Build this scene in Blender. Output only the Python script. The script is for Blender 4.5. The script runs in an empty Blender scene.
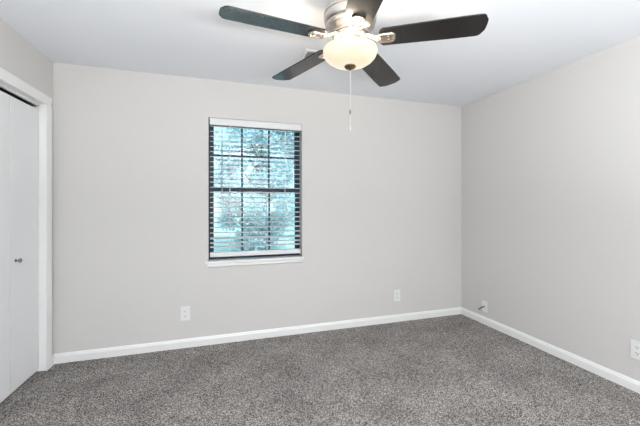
import bpy, bmesh, math, random
from mathutils import Vector, Matrix
random.seed(7)
SC = bpy.context.scene
PI = math.pi

# ------------------------------------------------------------------ camera
CAM_Z = 1.292
cd = bpy.data.cameras.new('camera'); cam = bpy.data.objects.new('camera', cd)
SC.collection.objects.link(cam); SC.camera = cam
cam.location = (0, 0, CAM_Z)
cam.rotation_euler = (PI/2, 0, -math.radians(17.6))
cd.sensor_fit = 'HORIZONTAL'; cd.sensor_width = 36
cd.lens = 328.0/640*36
cd.shift_y = -(213-204.3)/640
cd.clip_start = 0.02

# ------------------------------------------------------------------ world, sun, lamps, exposure
W = bpy.data.worlds.new('sky'); SC.world = W; W.use_nodes = True
bg = W.node_tree.nodes['Background']
bg.inputs[0].default_value = (0.52, 0.86, 1.0, 1); bg.inputs[1].default_value = 1.7

def light(name, kind, energy, color, loc, rot=(0, 0, 0), **kw):
    d = bpy.data.lights.new(name, kind); d.energy = energy; d.color = color
    for k, v in kw.items(): setattr(d, k, v)
    o = bpy.data.objects.new(name, d); o.location = loc; o.rotation_euler = rot
    SC.collection.objects.link(o); return o
light('sun', 'SUN', 4.4, (0.70, 0.93, 1.0), (0, 0, 8), (math.radians(48), 0, math.radians(14)), angle=math.radians(3))
# the photographer's flash, bounced off the ceiling behind the camera
light('bounce_flash', 'AREA', 198, (0.955, 0.985, 1.0), (0.45, -0.80, 1.0), (PI+math.radians(5), 0, 0), shape='RECTANGLE', size=1.5, size_y=0.45)

VS = SC.view_settings
VS.view_transform = 'Standard'; VS.look = 'None'; VS.gamma = 1; VS.use_curve_mapping = False
VS.exposure = 0.09

# ------------------------------------------------------------------ materials
def mat(name, color, rough=0.5, metal=0.0, spec=0.5, emit=None, estr=0, coat=0):
    m = bpy.data.materials.new(name); m.use_nodes = True
    b = m.node_tree.nodes['Principled BSDF']
    b.inputs['Base Color'].default_value = (*color, 1)
    b.inputs['Roughness'].default_value = rough; b.inputs['Metallic'].default_value = metal
    b.inputs['Specular IOR Level'].default_value = spec
    b.inputs['Coat Weight'].default_value = coat
    if emit:
        b.inputs['Emission Color'].default_value = (*emit, 1); b.inputs['Emission Strength'].default_value = estr
    return m
def nodes(m): return m.node_tree.nodes, m.node_tree.links, m.node_tree.nodes['Principled BSDF']
def noise_bump(m, scale, strength, dist=0.002, detail=3):
    n, l, b = nodes(m)
    tc = n.new('ShaderNodeTexCoord'); t = n.new('ShaderNodeTexNoise'); bp = n.new('ShaderNodeBump')
    t.inputs['Scale'].default_value = scale; t.inputs['Detail'].default_value = detail
    bp.inputs['Strength'].default_value = strength; bp.inputs['Distance'].default_value = dist
    l.new(tc.outputs['Object'], t.inputs['Vector']); l.new(t.outputs['Fac'], bp.inputs['Height'])
    l.new(bp.outputs['Normal'], b.inputs['Normal']); return m
def noise_color(m, scale, c0, c1, p0=0.35, p1=0.65, detail=3, vec_scale=None):
    n, l, b = nodes(m)
    tc = n.new('ShaderNodeTexCoord'); t = n.new('ShaderNodeTexNoise'); r = n.new('ShaderNodeValToRGB')
    t.inputs['Scale'].default_value = scale; t.inputs['Detail'].default_value = detail
    r.color_ramp.elements[0].position = p0; r.color_ramp.elements[0].color = (*c0, 1)
    r.color_ramp.elements[1].position = p1; r.color_ramp.elements[1].color = (*c1, 1)
    src = tc.outputs['Object']
    if vec_scale:
        mp = n.new('ShaderNodeMapping'); mp.inputs['Scale'].default_value = vec_scale
        l.new(src, mp.inputs['Vector']); src = mp.outputs['Vector']
    l.new(src, t.inputs['Vector']); l.new(t.outputs['Fac'], r.inputs['Fac'])
    l.new(r.outputs['Color'], b.inputs['Base Color']); return m

M = {}
M['wall'] = noise_bump(mat('wall_paint', (0.685, 0.668, 0.648), 0.85, spec=0.2), 180, 0.06)
M['ceiling'] = noise_bump(mat('ceiling_paint', (0.86, 0.885, 0.925), 0.9, spec=0.15), 120, 0.10)  # blue tint in the base colour stands in for daylight bounced up through the window
M['trim'] = mat('trim_paint', (0.90, 0.895, 0.88), 0.35)
M['door'] = noise_bump(mat('door_paint', (0.88, 0.885, 0.89), 0.45), 60, 0.03)
M['dark_void'] = mat('closet_dark', (0.02, 0.02, 0.02), 0.9)  # closet walls coloured near black, the unlit interior's shade put into the colour
M['plate'] = mat('white_plastic', (0.84, 0.84, 0.83), 0.35)
M['slot'] = mat('dark_slot', (0.05, 0.05, 0.05), 0.6)
M['slat'] = mat('blind_white', (0.78, 0.78, 0.785), 0.45)
M['cord'] = mat('blind_cord', (0.75, 0.77, 0.78), 0.7)
M['wand'] = mat('wand_plastic', (0.32, 0.38, 0.42), 0.25)
M['sash'] = mat('window_dark_frame', (0.014, 0.050, 0.085), 0.45)
M['nickel'] = mat('brushed_nickel', (0.60, 0.56, 0.52), 0.34, 1.0)
M['recess'] = mat('bracket_recess_shaded_nickel', (0.22, 0.18, 0.15), 0.5, 0.9)  # darker copy of the nickel, shade inside the paddle recess put into its colour
M['chrome'] = mat('knob_metal', (0.35, 0.34, 0.33), 0.2, 1.0)
M['bronze'] = mat('finial_bronze', (0.20, 0.15, 0.08), 0.35, 0.9)
M['iron_black'] = mat('rod_black', (0.02, 0.02, 0.022), 0.4, 0.3)
M['blade'] = noise_color(mat('blade_espresso', (0.02, 0.016, 0.014), 0.22, spec=0.6), 9, (0.008, 0.007, 0.0065), (0.013, 0.011, 0.010), vec_scale=(14, 14, 14))
M['chain'] = mat('chain_metal', (0.62, 0.61, 0.60), 0.5, 0.6)
M['duct'] = mat('duct_grey', (0.30, 0.30, 0.31), 0.7)
M['cable'] = mat('cable_black', (0.015, 0.015, 0.015), 0.5)
M['bark'] = noise_color(mat('bark', (0.2, 0.17, 0.14), 0.9), 14, (0.10, 0.09, 0.08), (0.24, 0.21, 0.18))
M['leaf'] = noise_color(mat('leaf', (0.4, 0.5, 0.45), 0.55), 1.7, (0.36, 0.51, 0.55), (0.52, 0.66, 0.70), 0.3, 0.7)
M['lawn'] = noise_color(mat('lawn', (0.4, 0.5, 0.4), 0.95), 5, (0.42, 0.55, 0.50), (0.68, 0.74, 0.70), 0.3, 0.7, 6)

# carpet: heathered grey yarns, each tuft its own shade, with a lumpy pile
def carpet():
    m = mat('grey_carpet', (0.2, 0.19, 0.18), 1.0, spec=0.05); n, l, b = nodes(m)
    tc = n.new('ShaderNodeTexCoord')
    v = n.new('ShaderNodeTexVoronoi'); v.inputs['Scale'].default_value = 270
    l.new(tc.outputs['Object'], v.inputs['Vector'])
    sep = n.new('ShaderNodeSeparateColor'); l.new(v.outputs['Color'], sep.inputs[0])
    r = n.new('ShaderNodeValToRGB'); e = r.color_ramp.elements
    e[0].position = 0.0; e[0].color = (0.040, 0.036, 0.034, 1)
    e[1].position = 1.0; e[1].color = (0.92, 0.85, 0.80, 1)
    k = r.color_ramp.elements.new(0.55); k.color = (0.262, 0.240, 0.228, 1)
    l.new(sep.outputs[0], r.inputs['Fac'])
    t = n.new('ShaderNodeTexNoise'); t.inputs['Scale'].default_value = 3.0; t.inputs['Detail'].default_value = 4
    l.new(tc.outputs['Object'], t.inputs['Vector'])
    mr = n.new('ShaderNodeMapRange'); mr.inputs[1].default_value = 0.3; mr.inputs[2].default_value = 0.7
    mr.inputs[3].default_value = 0.80; mr.inputs[4].default_value = 1.16
    l.new(t.outputs['Fac'], mr.inputs[0])
    mx = n.new('ShaderNodeMix'); mx.data_type = 'RGBA'; mx.blend_type = 'MULTIPLY'; mx.inputs[0].default_value = 1
    l.new(r.outputs['Color'], mx.inputs[6]); l.new(mr.outputs[0], mx.inputs[7])
    l.new(mx.outputs[2], b.inputs['Base Color'])
    bp = n.new('ShaderNodeBump'); bp.inputs['Strength'].default_value = 0.9; bp.inputs['Distance'].default_value = 0.006
    bp.invert = True
    l.new(v.outputs['Distance'], bp.inputs['Height']); l.new(bp.outputs['Normal'], b.inputs['Normal'])
    return m
M['carpet'] = carpet()

# lamp bowl: alabaster glass lit from within
def bowl_glass():
    m = mat('lit_bowl_glass', (0.25, 0.22, 0.17), 0.2); n, l, b = nodes(m)
    tc = n.new('ShaderNodeTexCoord'); t = n.new('ShaderNodeTexNoise'); r = n.new('ShaderNodeValToRGB')
    t.inputs['Scale'].default_value = 9; t.inputs['Detail'].default_value = 1.5
    r.color_ramp.elements[0].position = 0.38; r.color_ramp.elements[0].color = (1.0, 0.80, 0.56, 1)
    r.color_ramp.elements[1].position = 0.62; r.color_ramp.elements[1].color = (1.0, 0.89, 0.72, 1)
    l.new(tc.outputs['Object'], t.inputs['Vector']); l.new(t.outputs['Fac'], r.inputs['Fac'])
    l.new(r.outputs['Color'], b.inputs['Emission Color']); b.inputs['Emission Strength'].default_value = 0.74
    return m
M['bowl'] = bowl_glass()

# window glass: clear, with the stronger mirror of a double pane
def glass():
    m = bpy.data.materials.new('double_pane_glass'); m.use_nodes = True
    n, l = m.node_tree.nodes, m.node_tree.links
    n.remove(n['Principled BSDF']); out = n['Material Output']
    tr = n.new('ShaderNodeBsdfTransparent'); gl = n.new('ShaderNodeBsdfGlossy'); mx = n.new('ShaderNodeMixShader')
    tr.inputs[0].default_value = (0.93, 0.97, 0.97, 1); gl.inputs['Roughness'].default_value = 0.0
    fr = n.new('ShaderNodeFresnel'); fr.inputs[0].default_value = 1.85
    l.new(fr.outputs[0], mx.inputs[0]); l.new(tr.outputs[0], mx.inputs[1]); l.new(gl.outputs[0], mx.inputs[2])
    l.new(mx.outputs[0], out.inputs['Surface']); return m
M['glass'] = glass()

# ------------------------------------------------------------------ mesh helpers
class MB:
    """collects shapes into one bmesh; f maps local (x,y,z) to place"""
    def __init__(s, f=None): s.bm = bmesh.new(); s.f = f or (lambda p: Vector(p))
    def v(s, p): return s.bm.verts.new(s.f(Vector(p)))
    def face(s, vs):
        try: return s.bm.faces.new(vs)
        except ValueError: return None
    def box(s, x0, x1, y0, y1, z0, z1):
        c = [s.v((x, y, z)) for z in (z0, z1) for y in (y0, y1) for x in (x0, x1)]
        for q in ((0, 2, 3, 1), (4, 5, 7, 6), (0, 1, 5, 4), (2, 6, 7, 3), (0, 4, 6, 2), (1, 3, 7, 5)): s.face([c[i] for i in q])
        return s
    def loft(s, rings, cap=True, closed=True):
        R = [[s.v(p) for p in r] for r in rings]; n = len(R[0])
        for a, b in zip(R, R[1:]):
            for i in range(n if closed else n-1):
                j = (i+1) % n; s.face([a[i], a[j], b[j], b[i]])
        if cap: s.face(R[0][::-1]); s.face(R[-1])
        return s
    def lathe(s, prof, seg=48, cap=True, cx=0, cy=0):
        return s.loft([[(cx+r*math.cos(2*PI*i/seg), cy+r*math.sin(2*PI*i/seg), z) for i in range(seg)] for r, z in prof], cap)
    def tube(s, pts, rad, seg=10):
        pts = [Vector(p) for p in pts]; rings = []
        for i, p in enumerate(pts):
            t = (pts[min(i+1, len(pts)-1)]-pts[max(i-1, 0)]).normalized()
            up = Vector((0, 0, 1)) if abs(t.z) < 0.9 else Vector((1, 0, 0))
            a = t.cross(up).normalized(); b = t.cross(a)
            r = rad[i] if isinstance(rad, (list, tuple)) else rad
            rings.append([p + a*r*math.cos(2*PI*k/seg) + b*r*math.sin(2*PI*k/seg) for k in range(seg)])
        return s.loft(rings)
    def prism(s, outline, z0, z1):
        return s.loft([[(x, y, z0) for x, y in outline], [(x, y, z1) for x, y in outline]])
    def build(s, name, m, parent=None, bevel=0, smooth=False, loc=None):
        bmesh.ops.recalc_face_normals(s.bm, faces=s.bm.faces[:])
        me = bpy.data.meshes.new(name); s.bm.to_mesh(me); s.bm.free()
        me.materials.append(m)
        o = bpy.data.objects.new(name, me); SC.collection.objects.link(o)
        if parent: o.parent = parent
        if smooth:
            for p in me.polygons: p.use_smooth = True
            me.set_sharp_from_angle(angle=math.radians(38))
        if bevel:
            b = o.modifiers.new('bevel', 'BEVEL'); b.width = bevel; b.segments = 2; b.limit_method = 'ANGLE'
        if loc: o.location = loc
        return o
def empty(name, loc=(0, 0, 0), rz=0):
    o = bpy.data.objects.new(name, None); o.location = loc; o.rotation_euler = (0, 0, rz)
    o.empty_display_size = 0.05; SC.collection.objects.link(o); return o
def tag(o, label, cat, group=None):
    o['label'] = label; o['category'] = cat
    if group: o['group'] = group
    return o
def struct(o): o['kind'] = 'structure'; return o
def rrect(x0, x1, y0, y1, r, n=5):
    out = []
    for cx, cy, a0 in ((x1-r, y1-r, 0), (x0+r, y1-r, 90), (x0+r, y0+r, 180), (x1-r, y0+r, 270)):
        for k in range(n+1):
            a = math.radians(a0+90*k/n); out.append((cx+r*math.cos(a), cy+r*math.sin(a)))
    return out

# ------------------------------------------------------------------ room shell
UL, UR, VB, VF, H = -1.258, 2.765, 3.19, -2.00, 2.444       # left corner, right wall, back wall, front wall, ceiling
TH = 0.14                                                   # wall thickness
WX0, WX1, WZ0, WZ1 = -0.066, 0.823, 0.768, 2.095            # window opening
LS = 0.025                                                  # the closet wall stands a touch out of square
ld = Vector((-LS, -1, 0)).normalized(); ln = Vector((1, -LS, 0)).normalized()
def LW(p): return Vector((UL, VB, 0)) + ld*p[0] + ln*p[1] + Vector((0, 0, p[2]))   # (along the wall from the corner, out into the room, up)

fl = MB()
nx, ny = 180, 160
X0, X1, Y0, Y1 = -2.05, UR+TH, VF-TH, VB+0.02
from mathutils import noise as mn
grid = [[None]*(ny+1) for _ in range(nx+1)]
for i in range(nx+1):
    for j in range(ny+1):
        x = X0+(X1-X0)*i/nx; y = Y0+(Y1-Y0)*j/ny
        z = 0.002*mn.noise(Vector((x*9, y*9, 0))) + 0.0015*mn.noise(Vector((x*31, y*31, 4)))
        grid[i][j] = fl.v((x, y, z))
for i in range(nx):
    for j in range(ny): fl.face([grid[i][j], grid[i+1][j], grid[i+1][j+1], grid[i][j+1]])
struct(fl.build('floor', M['carpet'], smooth=True))
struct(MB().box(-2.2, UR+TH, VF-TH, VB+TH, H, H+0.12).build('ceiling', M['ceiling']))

b = MB()
yb0, yb1 = VB, VB+TH
b.box(-2.2, WX0, yb0, yb1, -0.05, H); b.box(WX1, UR+TH, yb0, yb1, -0.05, H)
b.box(WX0, WX1, yb0, yb1, -0.05, WZ0-0.02); b.box(WX0, WX1, yb0, yb1, WZ1, H)
struct(b.build('wall_back', M['wall']))
struct(MB().box(UR, UR+TH, VF-TH, VB, -0.05, H).build('wall_right', M['wall']))
struct(MB().box(-2.2, UR+TH, VF-TH, VF, -0.05, H).build('wall_front', M['wall']))
# closet wall: jamb strip, header over the doors, the run past the doors
D0, D1, DZ = 0.118, 1.500, 2.072                            # door opening along the wall, head height
b = MB(LW)
b.box(0, D0-0.018, -0.11, 0, -0.05, H); b.box(D0-0.018, D1+0.018, -0.11, 0, DZ+0.018, H); b.box(D1+0.018, 5.25, -0.11, 0, -0.05, H)
struct(b.build('wall_left', M['wall']))
b = MB(LW)
b.box(0.0, 1.75, -0.72, -0.68, -0.05, H); b.box(0.02, 0.05, -0.68, -0.11, -0.05, H); b.box(1.65, 1.69, -0.68, -0.11, -0.05, H)
struct(b.build('wall_closet', M['dark_void']))

# baseboards with a moulded top
def base(f, x0, x1, name, h=0.078, t=0.014):
    prof = [(0, 0.0), (t, 0.0), (t, h-0.022), (t-0.003, h-0.016), (t-0.005, h-0.008), (t-0.009, h), (0, h)]
    mb = MB(f); mb.loft([[(x, y, z) for y, z in prof] for x in (x0, x1)])
    return struct(mb.build(name, M['trim']))
base(lambda p: Vector((p[0], VB-p[1], p[2])), UL+0.005, UR, 'baseboard_back')
base(lambda p: Vector((UR-p[1], p[0], p[2])), VF, VB-0.0145, 'baseboard_right')
base(LW, 0.015, 0.048, 'baseboard_left')
base(LW, D1+0.075, 5.17, 'baseboard_left')

# ------------------------------------------------------------------ closet doors and their casing
cw, ct = 0.066, 0.017
def casing(mb, a0, a1, z0, z1, vert):
    """colonial profile: flat band, then a thinner inner lip"""
    if vert == 'v':
        prof = [(a0, 0), (a0, ct), (a0+0.30*(a1-a0), ct), (a0+0.5*(a1-a0), ct-0.003), (a0+0.92*(a1-a0), ct-0.007), (a1, ct-0.009), (a1, 0)]
        mb.loft([[(x, w, z) for x, w in prof] for z in (z0, z1)])
cs = MB(LW)
casing(cs, D0-cw+0.006, D0+0.006-0.001, 0, DZ-0.006+0.0, 'v')
prof = [(DZ-0.006, 0), (DZ-0.006, ct-0.009), (DZ-0.006+0.08*cw, ct-0.007), (DZ-0.006+0.5*cw, ct-0.003), (DZ-0.006+0.7*cw, ct), (DZ-0.006+cw, ct), (DZ-0.006+cw, 0)]
cs.loft([[(x, w, z) for z, w in prof] for x in (D0-cw+0.006, D1+cw-0.006)])
casing(cs, D1+cw-0.006, D1-0.005, 0, DZ-0.006, 'v')
struct(cs.build('trim_1', M['trim']))
jb = MB(LW)                                                 # jamb boards lining the opening
jb.box(D0-0.018, D0, -0.11, 0.0, 0, DZ); jb.box(D1, D1+0.018, -0.11, 0.0, 0, DZ); jb.box(D0-0.018, D1+0.018, -0.11, 0.0, DZ, DZ+0.018)
struct(jb.build('trim_2', M['trim']))

door = struct(empty('door_1', LW((D0, -0.05, 0))))
def dchild(mb, name, m, parent=door, **kw):
    o = mb.build(name, m, parent, **kw)
    if parent is door: o.matrix_parent_inverse = Matrix.Translation(-door.location)
    return o
tk = MB(LW); tk.box(D0+0.002, D1-0.002, -0.056, -0.040, 2.049, DZ-0.001)
dchild(tk, 'track_fascia', M['trim'])
tk = MB(LW); tk.box(D0+0.002, D1-0.002, -0.088, -0.0565, 2.046, DZ-0.001)
dchild(tk, 'track', M['iron_black'])
PW = (D1-D0)/4
panels = []
for k in range(4):
    a = D0+0.004+k*(PW); e = a+PW-(0.005 if k % 2 == 0 else 0.007)
    p = MB(LW); p.box(a, e, -0.078, -0.045, 0.016, 2.022)
    panels.append(dchild(p, 'panel', M['door'], bevel=0.0012))
def knob(s, parent):
    f = lambda p: LW((s+p[0], -0.045+p[2], 0.905+p[1]))
    k = MB(f); k.lathe([(0.011, 0), (0.011, 0.003), (0.006, 0.005), (0.006, 0.014), (0.012, 0.018), (0.0155, 0.024), (0.0145, 0.030), (0.009, 0.034), (0.002, 0.035)], 24)
    o = k.build('knob', M['chrome'], parent, smooth=True)
    o['label'] = 'small round metal knob'
knob(D0+PW-0.055, panels[0]); knob(D0+3*PW+0.055, panels[3])

# ------------------------------------------------------------------ window
GV = VB+0.108                                               # front face of the sashes
win = struct(empty('window_1', ((WX0+WX1)/2, GV, WZ0)))
def wchild(mb, name, m, parent=win, **kw):
    o = mb.build(name, m, parent, **kw)
    if parent is win: o.matrix_parent_inverse = Matrix.Translation(-win.location)
    return o
fw = 0.012
b = MB(); y0, y1 = GV-0.006, GV+0.05
b.box(WX0, WX0+fw, y0, y1, WZ0-0.02, WZ1); b.box(WX1-fw, WX1, y0, y1, WZ0-0.02, WZ1)
b.box(WX0+fw, WX1-fw, y0, y1, WZ1-fw, WZ1); b.box(WX0+fw, WX1-fw, y0, y1, WZ0-0.02, WZ0+0.012)
wchild(b, 'window_frame', M['sash'])
def sash(name, x0, x1, z0, z1, yv, bot, top, hz, hw=0.016):
    st = 0.034; mw = 0.016; b = MB(); t = 0.022
    b.box(x0, x0+st, yv, yv+t, z0, z1); b.box(x1-st, x1, yv, yv+t, z0, z1)
    b.box(x0+st, x1-st, yv, yv+t, z0, z0+bot); b.box(x0+st, x1-st, yv, yv+t, z1-top, z1)
    gx0, gx1 = x0+st, x1-st
    for k in (1, 2):
        x = gx0+(gx1-gx0)*k/3; b.box(x-mw/2, x+mw/2, yv+0.004, yv+t-0.004, z0+bot, z1-top)
    b.box(gx0, gx1, yv+0.005, yv+t-0.005, hz-hw/2, hz+hw/2)
    s = wchild(b, name, M['sash'])
    g = MB(); g.box(gx0-0.004, gx1+0.004, yv+t/2-0.0015, yv+t/2+0.0015, z0+bot-0.004, z1-top+0.004)
    wchild(g, 'pane', M['glass'], s)
MZ = 1.437
sash('lower_sash', WX0+fw, WX1-fw, WZ0+0.012, MZ+0.024, GV, 0.045, 0.044, 1.115, 0.010)
sash('upper_sash', WX0+fw, WX1-fw, MZ-0.022, WZ1-fw, GV+0.024, 0.040, 0.034, 1.766)
lk = MB(); lk.box(0.355, 0.405, GV-0.012, GV, MZ+0.008, MZ+0.022)
wchild(lk, 'sash_lock', M['sash'], bevel=0.002)
# stool and apron under the window
sl = MB(); sl.box(WX0-0.026, WX1+0.012, VB-0.030, VB, WZ0-0.022, WZ0); sl.box(WX0+0.001, WX1-0.001, VB, GV-0.006, WZ0-0.022, WZ0)
struct(sl.build('trim_3', M['trim'], bevel=0.004))
ap = MB(); prof = [(0, 0.712), (0.010, 0.712), (0.016, 0.720), (0.016, 0.736), (0.013, WZ0-0.022), (0, WZ0-0.022)]
ap.loft([[(x, VB-w, z) for w, z in prof] for x in (WX0-0.010, WX1+0.004)])
struct(ap.build('trim_4', M['trim']))

# ------------------------------------------------------------------ venetian blind
bl = tag(empty('venetian_blind', ((WX0+WX1)/2, VB+0.04, WZ1)), 'white horizontal slat blind with open slats hanging in the window', 'blind')
def bchild(mb, name, m, parent=bl, **kw):
    o = mb.build(name, m, parent, **kw); o.matrix_parent_inverse = Matrix.Translation(-bl.location); return o
bx0, bx1, bc = WX0+0.012, WX1-0.010, VB+0.040
v = MB(); prof = [(0.000, 2.028), (-0.010, 2.030), (-0.012, 2.045), (-0.012, 2.078), (-0.008, 2.091), (0.000, 2.091)]
v.loft([[(x, VB+0.006+w, z) for w, z in prof] for x in (bx0, bx1+0.004)])
bchild(v, 'valance', M['slat'])
h = MB(); h.box(bx0, bx1, VB+0.010, VB+0.066, 2.040, 2.092)
bchild(h, 'headrail', M['slat'])
s = MB()
zs = [2.022-0.0475*k for k in range(23)]
zs += [zs[-1]-0.007, zs[-1]-0.047, zs[-1]-0.085]
for z in zs:
    # each slat: shallow crown, tilted a touch
    n = 6; up, lo = [], []
    for k in range(n+1):
        t = k/n*2-1; y = 0.0248*t
        c = 0.0022*(1-t*t) + 0.125*y
        up.append((bc+y, z+c+0.0013)); lo.append((bc+y, z+c-0.0013))
    ring = up+lo[::-1]
    s.loft([[(x, y, zz) for y, zz in ring] for x in (bx0+0.002, bx1-0.002)])
bchild(s, 'slats', M['slat'], smooth=True)
rb = MB(); rb.box(bx0+0.001, bx1-0.001, bc-0.026, bc+0.026, 0.800, 0.843)
bchild(rb, 'bottom_rail', M['slat'], bevel=0.003)
for x in (0.125, 0.655):
    c = MB()
    for dy in (-0.0262, 0.0262): c.box(x-0.0012, x+0.0012, bc+dy-0.0006, bc+dy+0.0006, 0.841, 2.042)
    c.box(x+0.006, x+0.008, bc-0.001, bc+0.001, 0.841, 2.042)
    bchild(c, 'ladder_cord', M['cord'])
w = MB(); w.tube([(0.054, VB+0.008, 2.030), (0.054, VB+0.004, 2.0), (0.055, VB+0.004, 1.42), (0.055, VB+0.004, 1.40)], [0.003, 0.0042, 0.0042, 0.0055], 6)
bchild(w, 'tilt_wand', M['wand'])

# ------------------------------------------------------------------ ceiling fan
FX, FY = 0.672, 1.595
fan = tag(empty('ceiling_fan', (FX, FY, H)), 'five-bladed ceiling fan with dark blades, nickel motor housing and lit glass bowl', 'ceiling fan')
def fchild(mb, name, m, parent=fan, **kw):
    o = mb.build(name, m, parent, **kw); return o
Z = lambda z: z-H
L = lambda prof: [(r, Z(z)) for r, z in prof]
fchild(MB().lathe(L([(0.070, H), (0.070, H-0.012), (0.064, H-0.030), (0.045, H-0.050), (0.024, H-0.058)]), 40), 'canopy', M['nickel'], smooth=True)
fchild(MB().lathe(L([(0.019, H-0.05), (0.019, 2.330)]), 20), 'downrod', M['iron_black'], smooth=True)
fchild(MB().lathe(L([(0.024, 2.345), (0.030, 2.335), (0.060, 2.325), (0.118, 2.312), (0.133, 2.302), (0.137, 2.294), (0.1385, 2.288), (0.1385, 2.283), (0.1345, 2.281), (0.1345, 2.278), (0.1370, 2.276), (0.1365, 2.258), (0.1335, 2.244),
     (0.129, 2.236), (0.1235, 2.2335), (0.1235, 2.230), (0.1275, 2.228), (0.1275, 2.220), (0.1225, 2.217), (0.1225, 2.213), (0.1185, 2.210), (0.112, 2.202), (0.100, 2.194), (0.096, 2.188), (0.096, 2.180), (0.02, 2.178)]), 64), 'motor_housing', M['nickel'], smooth=True)
fchild(MB().lathe(L([(0.085, 2.1775), (0.088, 2.172), (0.088, 2.158), (0.082, 2.154), (0.02, 2.153)]), 48), 'flywheel', M['nickel'], smooth=True)
# fitter: cup, three arms that carry the bowl, bulb sockets
ft = MB(); ft.lathe(L([(0.060, 2.1525), (0.064, 2.146), (0.064, 2.130), (0.055, 2.122), (0.03, 2.118), (0.012, 2.114)]), 40)
fchild(ft, 'light_fitter', M['nickel'], smooth=True)
fchild(MB().lathe(L([(0.004, 2.113), (0.004, 2.012)]), 12), 'center_rod', M['nickel'])
bw = MB(); outer = [(0.012, 2.0175), (0.045, 2.0195), (0.075, 2.026), (0.100, 2.036), (0.120, 2.050), (0.134, 2.066), (0.1405, 2.082), (0.142, 2.094), (0.1415, 2.102)]
inner = [(0.1385, 2.102), (0.138, 2.094), (0.1365, 2.083), (0.130, 2.068), (0.117, 2.0535), (0.097, 2.040), (0.073, 2.030), (0.044, 2.0235), (0.012, 2.0215)]
bw.lathe(L(outer+inner), 64, cap=False)
fchild(bw, 'lamp_bowl', M['bowl'], smooth=True)
fchild(MB().lathe(L([(0.029, 2.0190), (0.030, 2.013), (0.024, 2.006), (0.013, 2.002), (0.008, 1.999), (0.004, 1.996), (0.001, 1.995)]), 28), 'finial', M['bronze'], smooth=True)
for k in range(2):
    a = math.radians(40+180*k)
    o = light('bulb_light', 'POINT', 6.0, (1.0, 0.86, 0.68), (0.07*math.cos(a), 0.07*math.sin(a), Z(2.082)), shadow_soft_size=0.028); o.parent = fan
ch = MB()
zc = 1.995
while zc > 1.700:
    ch.lathe([(0.0007, Z(zc)), (0.0023, Z(zc-0.0012)), (0.0023, Z(zc-0.0032)), (0.0007, Z(zc-0.0044))], 6); zc -= 0.0055
pc = fchild(ch, 'pull_chain', M['chain'])
fchild(MB().lathe(L([(0.001, 1.790), (0.0042, 1.785), (0.0045, 1.768), (0.001, 1.762)]), 12), 'connector', M['bronze'], pc, smooth=True)
fchild(MB().lathe(L([(0.001, 1.702), (0.0045, 1.697), (0.0055, 1.684), (0.003, 1.676), (0.001, 1.675)]), 12), 'fob', M['chain'], pc, smooth=True)

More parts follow.
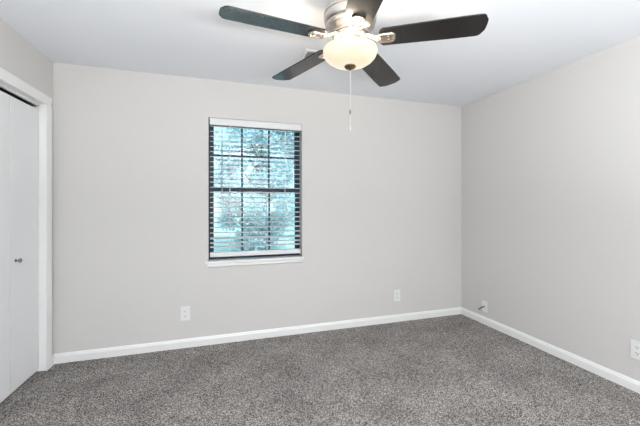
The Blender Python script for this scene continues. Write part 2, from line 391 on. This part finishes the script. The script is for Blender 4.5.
ZB, PITCH = 2.149, math.radians(9.5)
def blade(ang, droop):
    ca, sa = math.cos(ang), math.sin(ang)
    def place(p, pitch=PITCH):          # local: x out along the blade, y sideways, z up from the blade's underside
        y = p[1]*math.cos(pitch) + p[2]*math.sin(pitch); z = -p[1]*math.sin(pitch) + p[2]*math.cos(pitch)
        return Vector((p[0]*ca - y*sa, p[0]*sa + y*ca, Z(ZB)+z-(p[0]-0.08)*math.tan(droop)))
    R0, R1 = 0.150, 0.662
    out = []
    w0, w1 = 0.066, 0.076
    N = 14
    r = 0.026
    for k in range(N+1):
        t = k/N; out.append((R0+0.02+(R1-r-0.012-R0-0.02)*t, w0+(w1-w0)*min(1, t*1.3)))
    for k in range(1, 7):
        a = math.radians(90-90*k/6*0.86); out.append((R1-r-0.012+r*math.cos(a), w1-r+r*math.sin(a)))
    for k in range(1, 6):
        y = (w1-r*0.78)*(1-2*k/6); out.append((R1-0.0095+0.0095*(1-(y/w1)**2), y))
    for k in range(6, 0, -1):
        a = math.radians(90-90*k/6*0.86); out.append((R1-r-0.012+r*math.cos(a), -(w1-r+r*math.sin(a))))
    for k in range(N, -1, -1):
        t = k/N; out.append((R0+0.02+(R1-r-0.012-R0-0.02)*t, -(w0+(w1-w0)*min(1, t*1.3))))
    out += [(R0+0.006, -w0+0.012), (R0, -w0+0.028), (R0, w0-0.028), (R0+0.006, w0-0.012)]
    mb = MB(place); mb.prism(out, 0.0, 0.0065)
    bo = fchild(mb, 'blade', M['blade'], bevel=0.0015)
    # blade iron: tapered arm from the flywheel, ending in a rimmed paddle screwed under the blade
    ir = MB(place)
    pad = rrect(0.140, 0.232, -0.035, 0.035, 0.024, 6)
    ir.prism(pad, -0.0045, -0.0002)
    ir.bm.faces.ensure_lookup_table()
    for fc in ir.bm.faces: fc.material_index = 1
    pin = rrect(0.149, 0.222, -0.0255, 0.0255, 0.017, 6)
    n = len(pad)
    ring = lambda z0: None
    A = [ir.v((x, y, -0.0045)) for x, y in pad]; B = [ir.v((x*0.94+0.186*0.06, y*0.93, -0.0105)) for x, y in pad]
    C_ = [ir.v((x, y, -0.0105)) for x, y in pin]; D_ = [ir.v((x, y, -0.0046)) for x, y in pin]
    for P, Q in ((A, B), (B, C_), (C_, D_)):
        for i in range(n): ir.face([P[i], P[(i+1) % n], Q[(i+1) % n], Q[i]])
    for px, py in ((0.166, 0.0), (0.198, 0.012), (0.198, -0.012)):
        ir.lathe([(0.0055, -0.0046), (0.0050, -0.0072), (0.0025, -0.0084)], 12, cx=px, cy=py)
    # arm
    arm = []
    for x, hw, zc, hz, f in ((0.078, 0.021, 0.022, 0.0060, 0), (0.098, 0.019, 0.020, 0.0065, 0.2), (0.118, 0.017, 0.010, 0.0070, 0.5), (0.136, 0.019, -0.001, 0.0065, 0.85), (0.158, 0.026, -0.0065, 0.0045, 1)):
        sec = []
        for k in range(12):
            a = 2*PI*k/12; sec.append(place((x, hw*math.copysign(abs(math.cos(a))**0.7, math.cos(a)), zc+hz*math.copysign(abs(math.sin(a))**0.7, math.sin(a))), PITCH*f))
        arm.append(sec)
    keep = ir.f; ir.f = lambda p: p; ir.loft(arm); ir.f = keep
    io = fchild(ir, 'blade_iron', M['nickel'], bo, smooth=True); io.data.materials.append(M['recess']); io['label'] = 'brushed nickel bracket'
for k, dr in enumerate((-0.2, 1.6, 1.9, -0.5, 0.0)): blade(math.radians(185.56-72*k), math.radians(dr))

# ------------------------------------------------------------------ ceiling vent
vt = tag(empty('ceiling_vent', (0.79, 2.425, H)), 'small white louvred air vent in the ceiling behind the fan', 'vent')
def frame_ring(mb, x0, x1, y0, y1, w, z0, z1):
    mb.box(x0, x1, y0, y0+w, z0, z1); mb.box(x0, x1, y1-w, y1, z0, z1)
    mb.box(x0, x0+w, y0+w, y1-w, z0, z1); mb.box(x1-w, x1, y0+w, y1-w, z0, z1)
b = MB(); frame_ring(b, -0.155, 0.155, -0.080, 0.080, 0.022, -0.010, 0.0)
b.build('vent_frame', M['plate'], vt, bevel=0.003)
b = MB(); b.box(-0.132, 0.132, -0.057, 0.057, -0.0015, -0.0003); b.build('duct_opening', M['duct'], vt)
b = MB()
for k in range(8):
    y = -0.050+k*0.0143
    b.loft([[(x, y-0.005, -0.0085), (x, y-0.004, -0.0090), (x, y+0.006, -0.0030), (x, y+0.005, -0.0024)] for x in (-0.133, 0.133)])
b.build('louvers', M['plate'], vt)

# ------------------------------------------------------------------ wall outlets (local: x along the wall, y out of it, z up)
def plate_part(name, outline, z0, z1, m, parent, bevel=0.0015):
    mb = MB(lambda p: Vector((p[0], -p[2], p[1]))); mb.prism(outline, z0, z1); return mb.build(name, m, parent, bevel=bevel)
def outlet(loc, rz, label):
    t = tag(empty('wall_outlet', loc, rz), label, 'outlet')
    plate_part('cover_plate', rrect(-0.040, 0.040, -0.064, 0.064, 0.005), 0.0, 0.006, M['plate'], t, 0.002)
    for dz in (-0.0215, 0.0215):
        r = plate_part('receptacle', rrect(-0.0165, 0.0165, dz-0.0145, dz+0.0145, 0.009), 0.0058, 0.0085, M['plate'], t, 0.0008)
        sl = MB(lambda p: Vector((p[0], -p[2], p[1])))
        sl.prism([(-0.0085, dz-0.001), (-0.0055, dz-0.001), (-0.0055, dz+0.008), (-0.0085, dz+0.008)], 0.0080, 0.0088)
        sl.prism([(0.0055, dz-0.001), (0.0085, dz-0.001), (0.0085, dz+0.007), (0.0055, dz+0.007)], 0.0080, 0.0088)
        sl.prism(rrect(-0.003, 0.003, dz-0.010, dz-0.0045, 0.0026), 0.0080, 0.0088)
        sl.build('slots', M['slot'], r)
    sc = MB(lambda p: Vector((p[0], -p[2], p[1]))); sc.lathe([(0.0034, 0.0058), (0.0030, 0.0072), (0.0012, 0.0076)], 14); sc.build('screw', M['plate'], t)
    return t
outlet((-0.264, VB, 0.307), 0, 'white wall outlet on the back wall, below and left of the window')
outlet((1.900, VB, 0.288), 0, 'white wall outlet on the back wall, nearer the right corner')
outlet((UR, 1.488, 0.287), -PI/2, 'white wall outlet on the right wall')
cj = tag(empty('cable_jack', (UR, 2.835, 0.190), -PI/2), 'white wall plate with a short black cable stub, low on the right wall', 'cable outlet')
plate_part('cover_plate', rrect(-0.036, 0.036, -0.058, 0.058, 0.005), 0.0, 0.005, M['plate'], cj, 0.002)
c = MB(); c.tube([(0, -0.004, 0.0), (0, -0.016, 0)], 0.007, 6); c.build('connector', M['chrome'], cj)
c = MB(); c.tube([(0, -0.014, 0), (-0.002, -0.030, -0.004), (-0.010, -0.052, -0.016), (-0.018, -0.070, -0.030)], 0.0055, 10); c.build('cable_stub', M['cable'], cj, smooth=True)

# ------------------------------------------------------------------ outdoors, seen through the window
g = MB(); g.box(-14, 18, VB+TH+0.02, 40, -0.55, -0.35)
struct(g.build('ground', M['lawn']))
def tree(x, y, h, w, n, seed, label):
    rnd = random.Random(seed)
    t = tag(empty('tree', (x, y, -0.35)), label, 'tree', 'trees outside the window')
    tr = MB(); tr.tube([(0, 0, 0), (0.05, 0, h*0.3), (-0.04, 0.03, h*0.6), (0, 0, h*0.85)], [0.16, 0.12, 0.08, 0.03], 10)
    for k in range(6):
        a = rnd.uniform(0, 2*PI); z = h*rnd.uniform(0.25, 0.6)
        tr.tube([(0, 0, z), (w*0.3*math.cos(a), w*0.3*math.sin(a), z+h*0.1), (w*0.7*math.cos(a), w*0.7*math.sin(a), z+h*0.16)], [0.05, 0.035, 0.012], 6)
    tr.build('trunk', M['bark'], t, smooth=True)
    lf = MB()
    # a full crown, leaves gathered in clumps over an egg-shaped body that reaches the ground
    clumps = []
    for _ in range(90):
        a = rnd.uniform(0, 2*PI); q = rnd.uniform(-0.95, 0.95); rr = math.sqrt(1-q*q)*rnd.uniform(0.25, 1.0)
        clumps.append((w*rr*math.cos(a), w*0.7*rr*math.sin(a), h*0.5*(1+q), rnd.uniform(0.28, 0.55)))
    for i in range(n):
        cx, cy, cz, cr = rnd.choice(clumps)
        d = Vector((rnd.gauss(0, 1), rnd.gauss(0, 1), rnd.gauss(0, 1))).normalized()*cr*rnd.uniform(0.3, 1.0)
        p = Vector((cx, cy, cz))+d
        p.z = max(p.z, 0.05)
        u = Vector((rnd.gauss(0, 1), rnd.gauss(0, 1), rnd.gauss(0, 1))).normalized()
        q = u.cross(Vector((rnd.gauss(0, 1), rnd.gauss(0, 1), rnd.gauss(0, 1)))).normalized()
        s = rnd.uniform(0.035, 0.075)
        lf.face([lf.v(p-u*s), lf.v(p+q*s*0.5), lf.v(p+u*s), lf.v(p-q*s*0.5)])
    lf.build('foliage', M['leaf'], t)
for i, (x, y, h, w) in enumerate(((-2.9, 11.5, 5.0, 2.05), (1.5, 11.2, 5.6, 2.05), (5.9, 11.5, 5.4, 2.05))):
    tree(x, y, h, w, 42000, 11+i, 'leafy pale green tree standing outside behind the window blind')
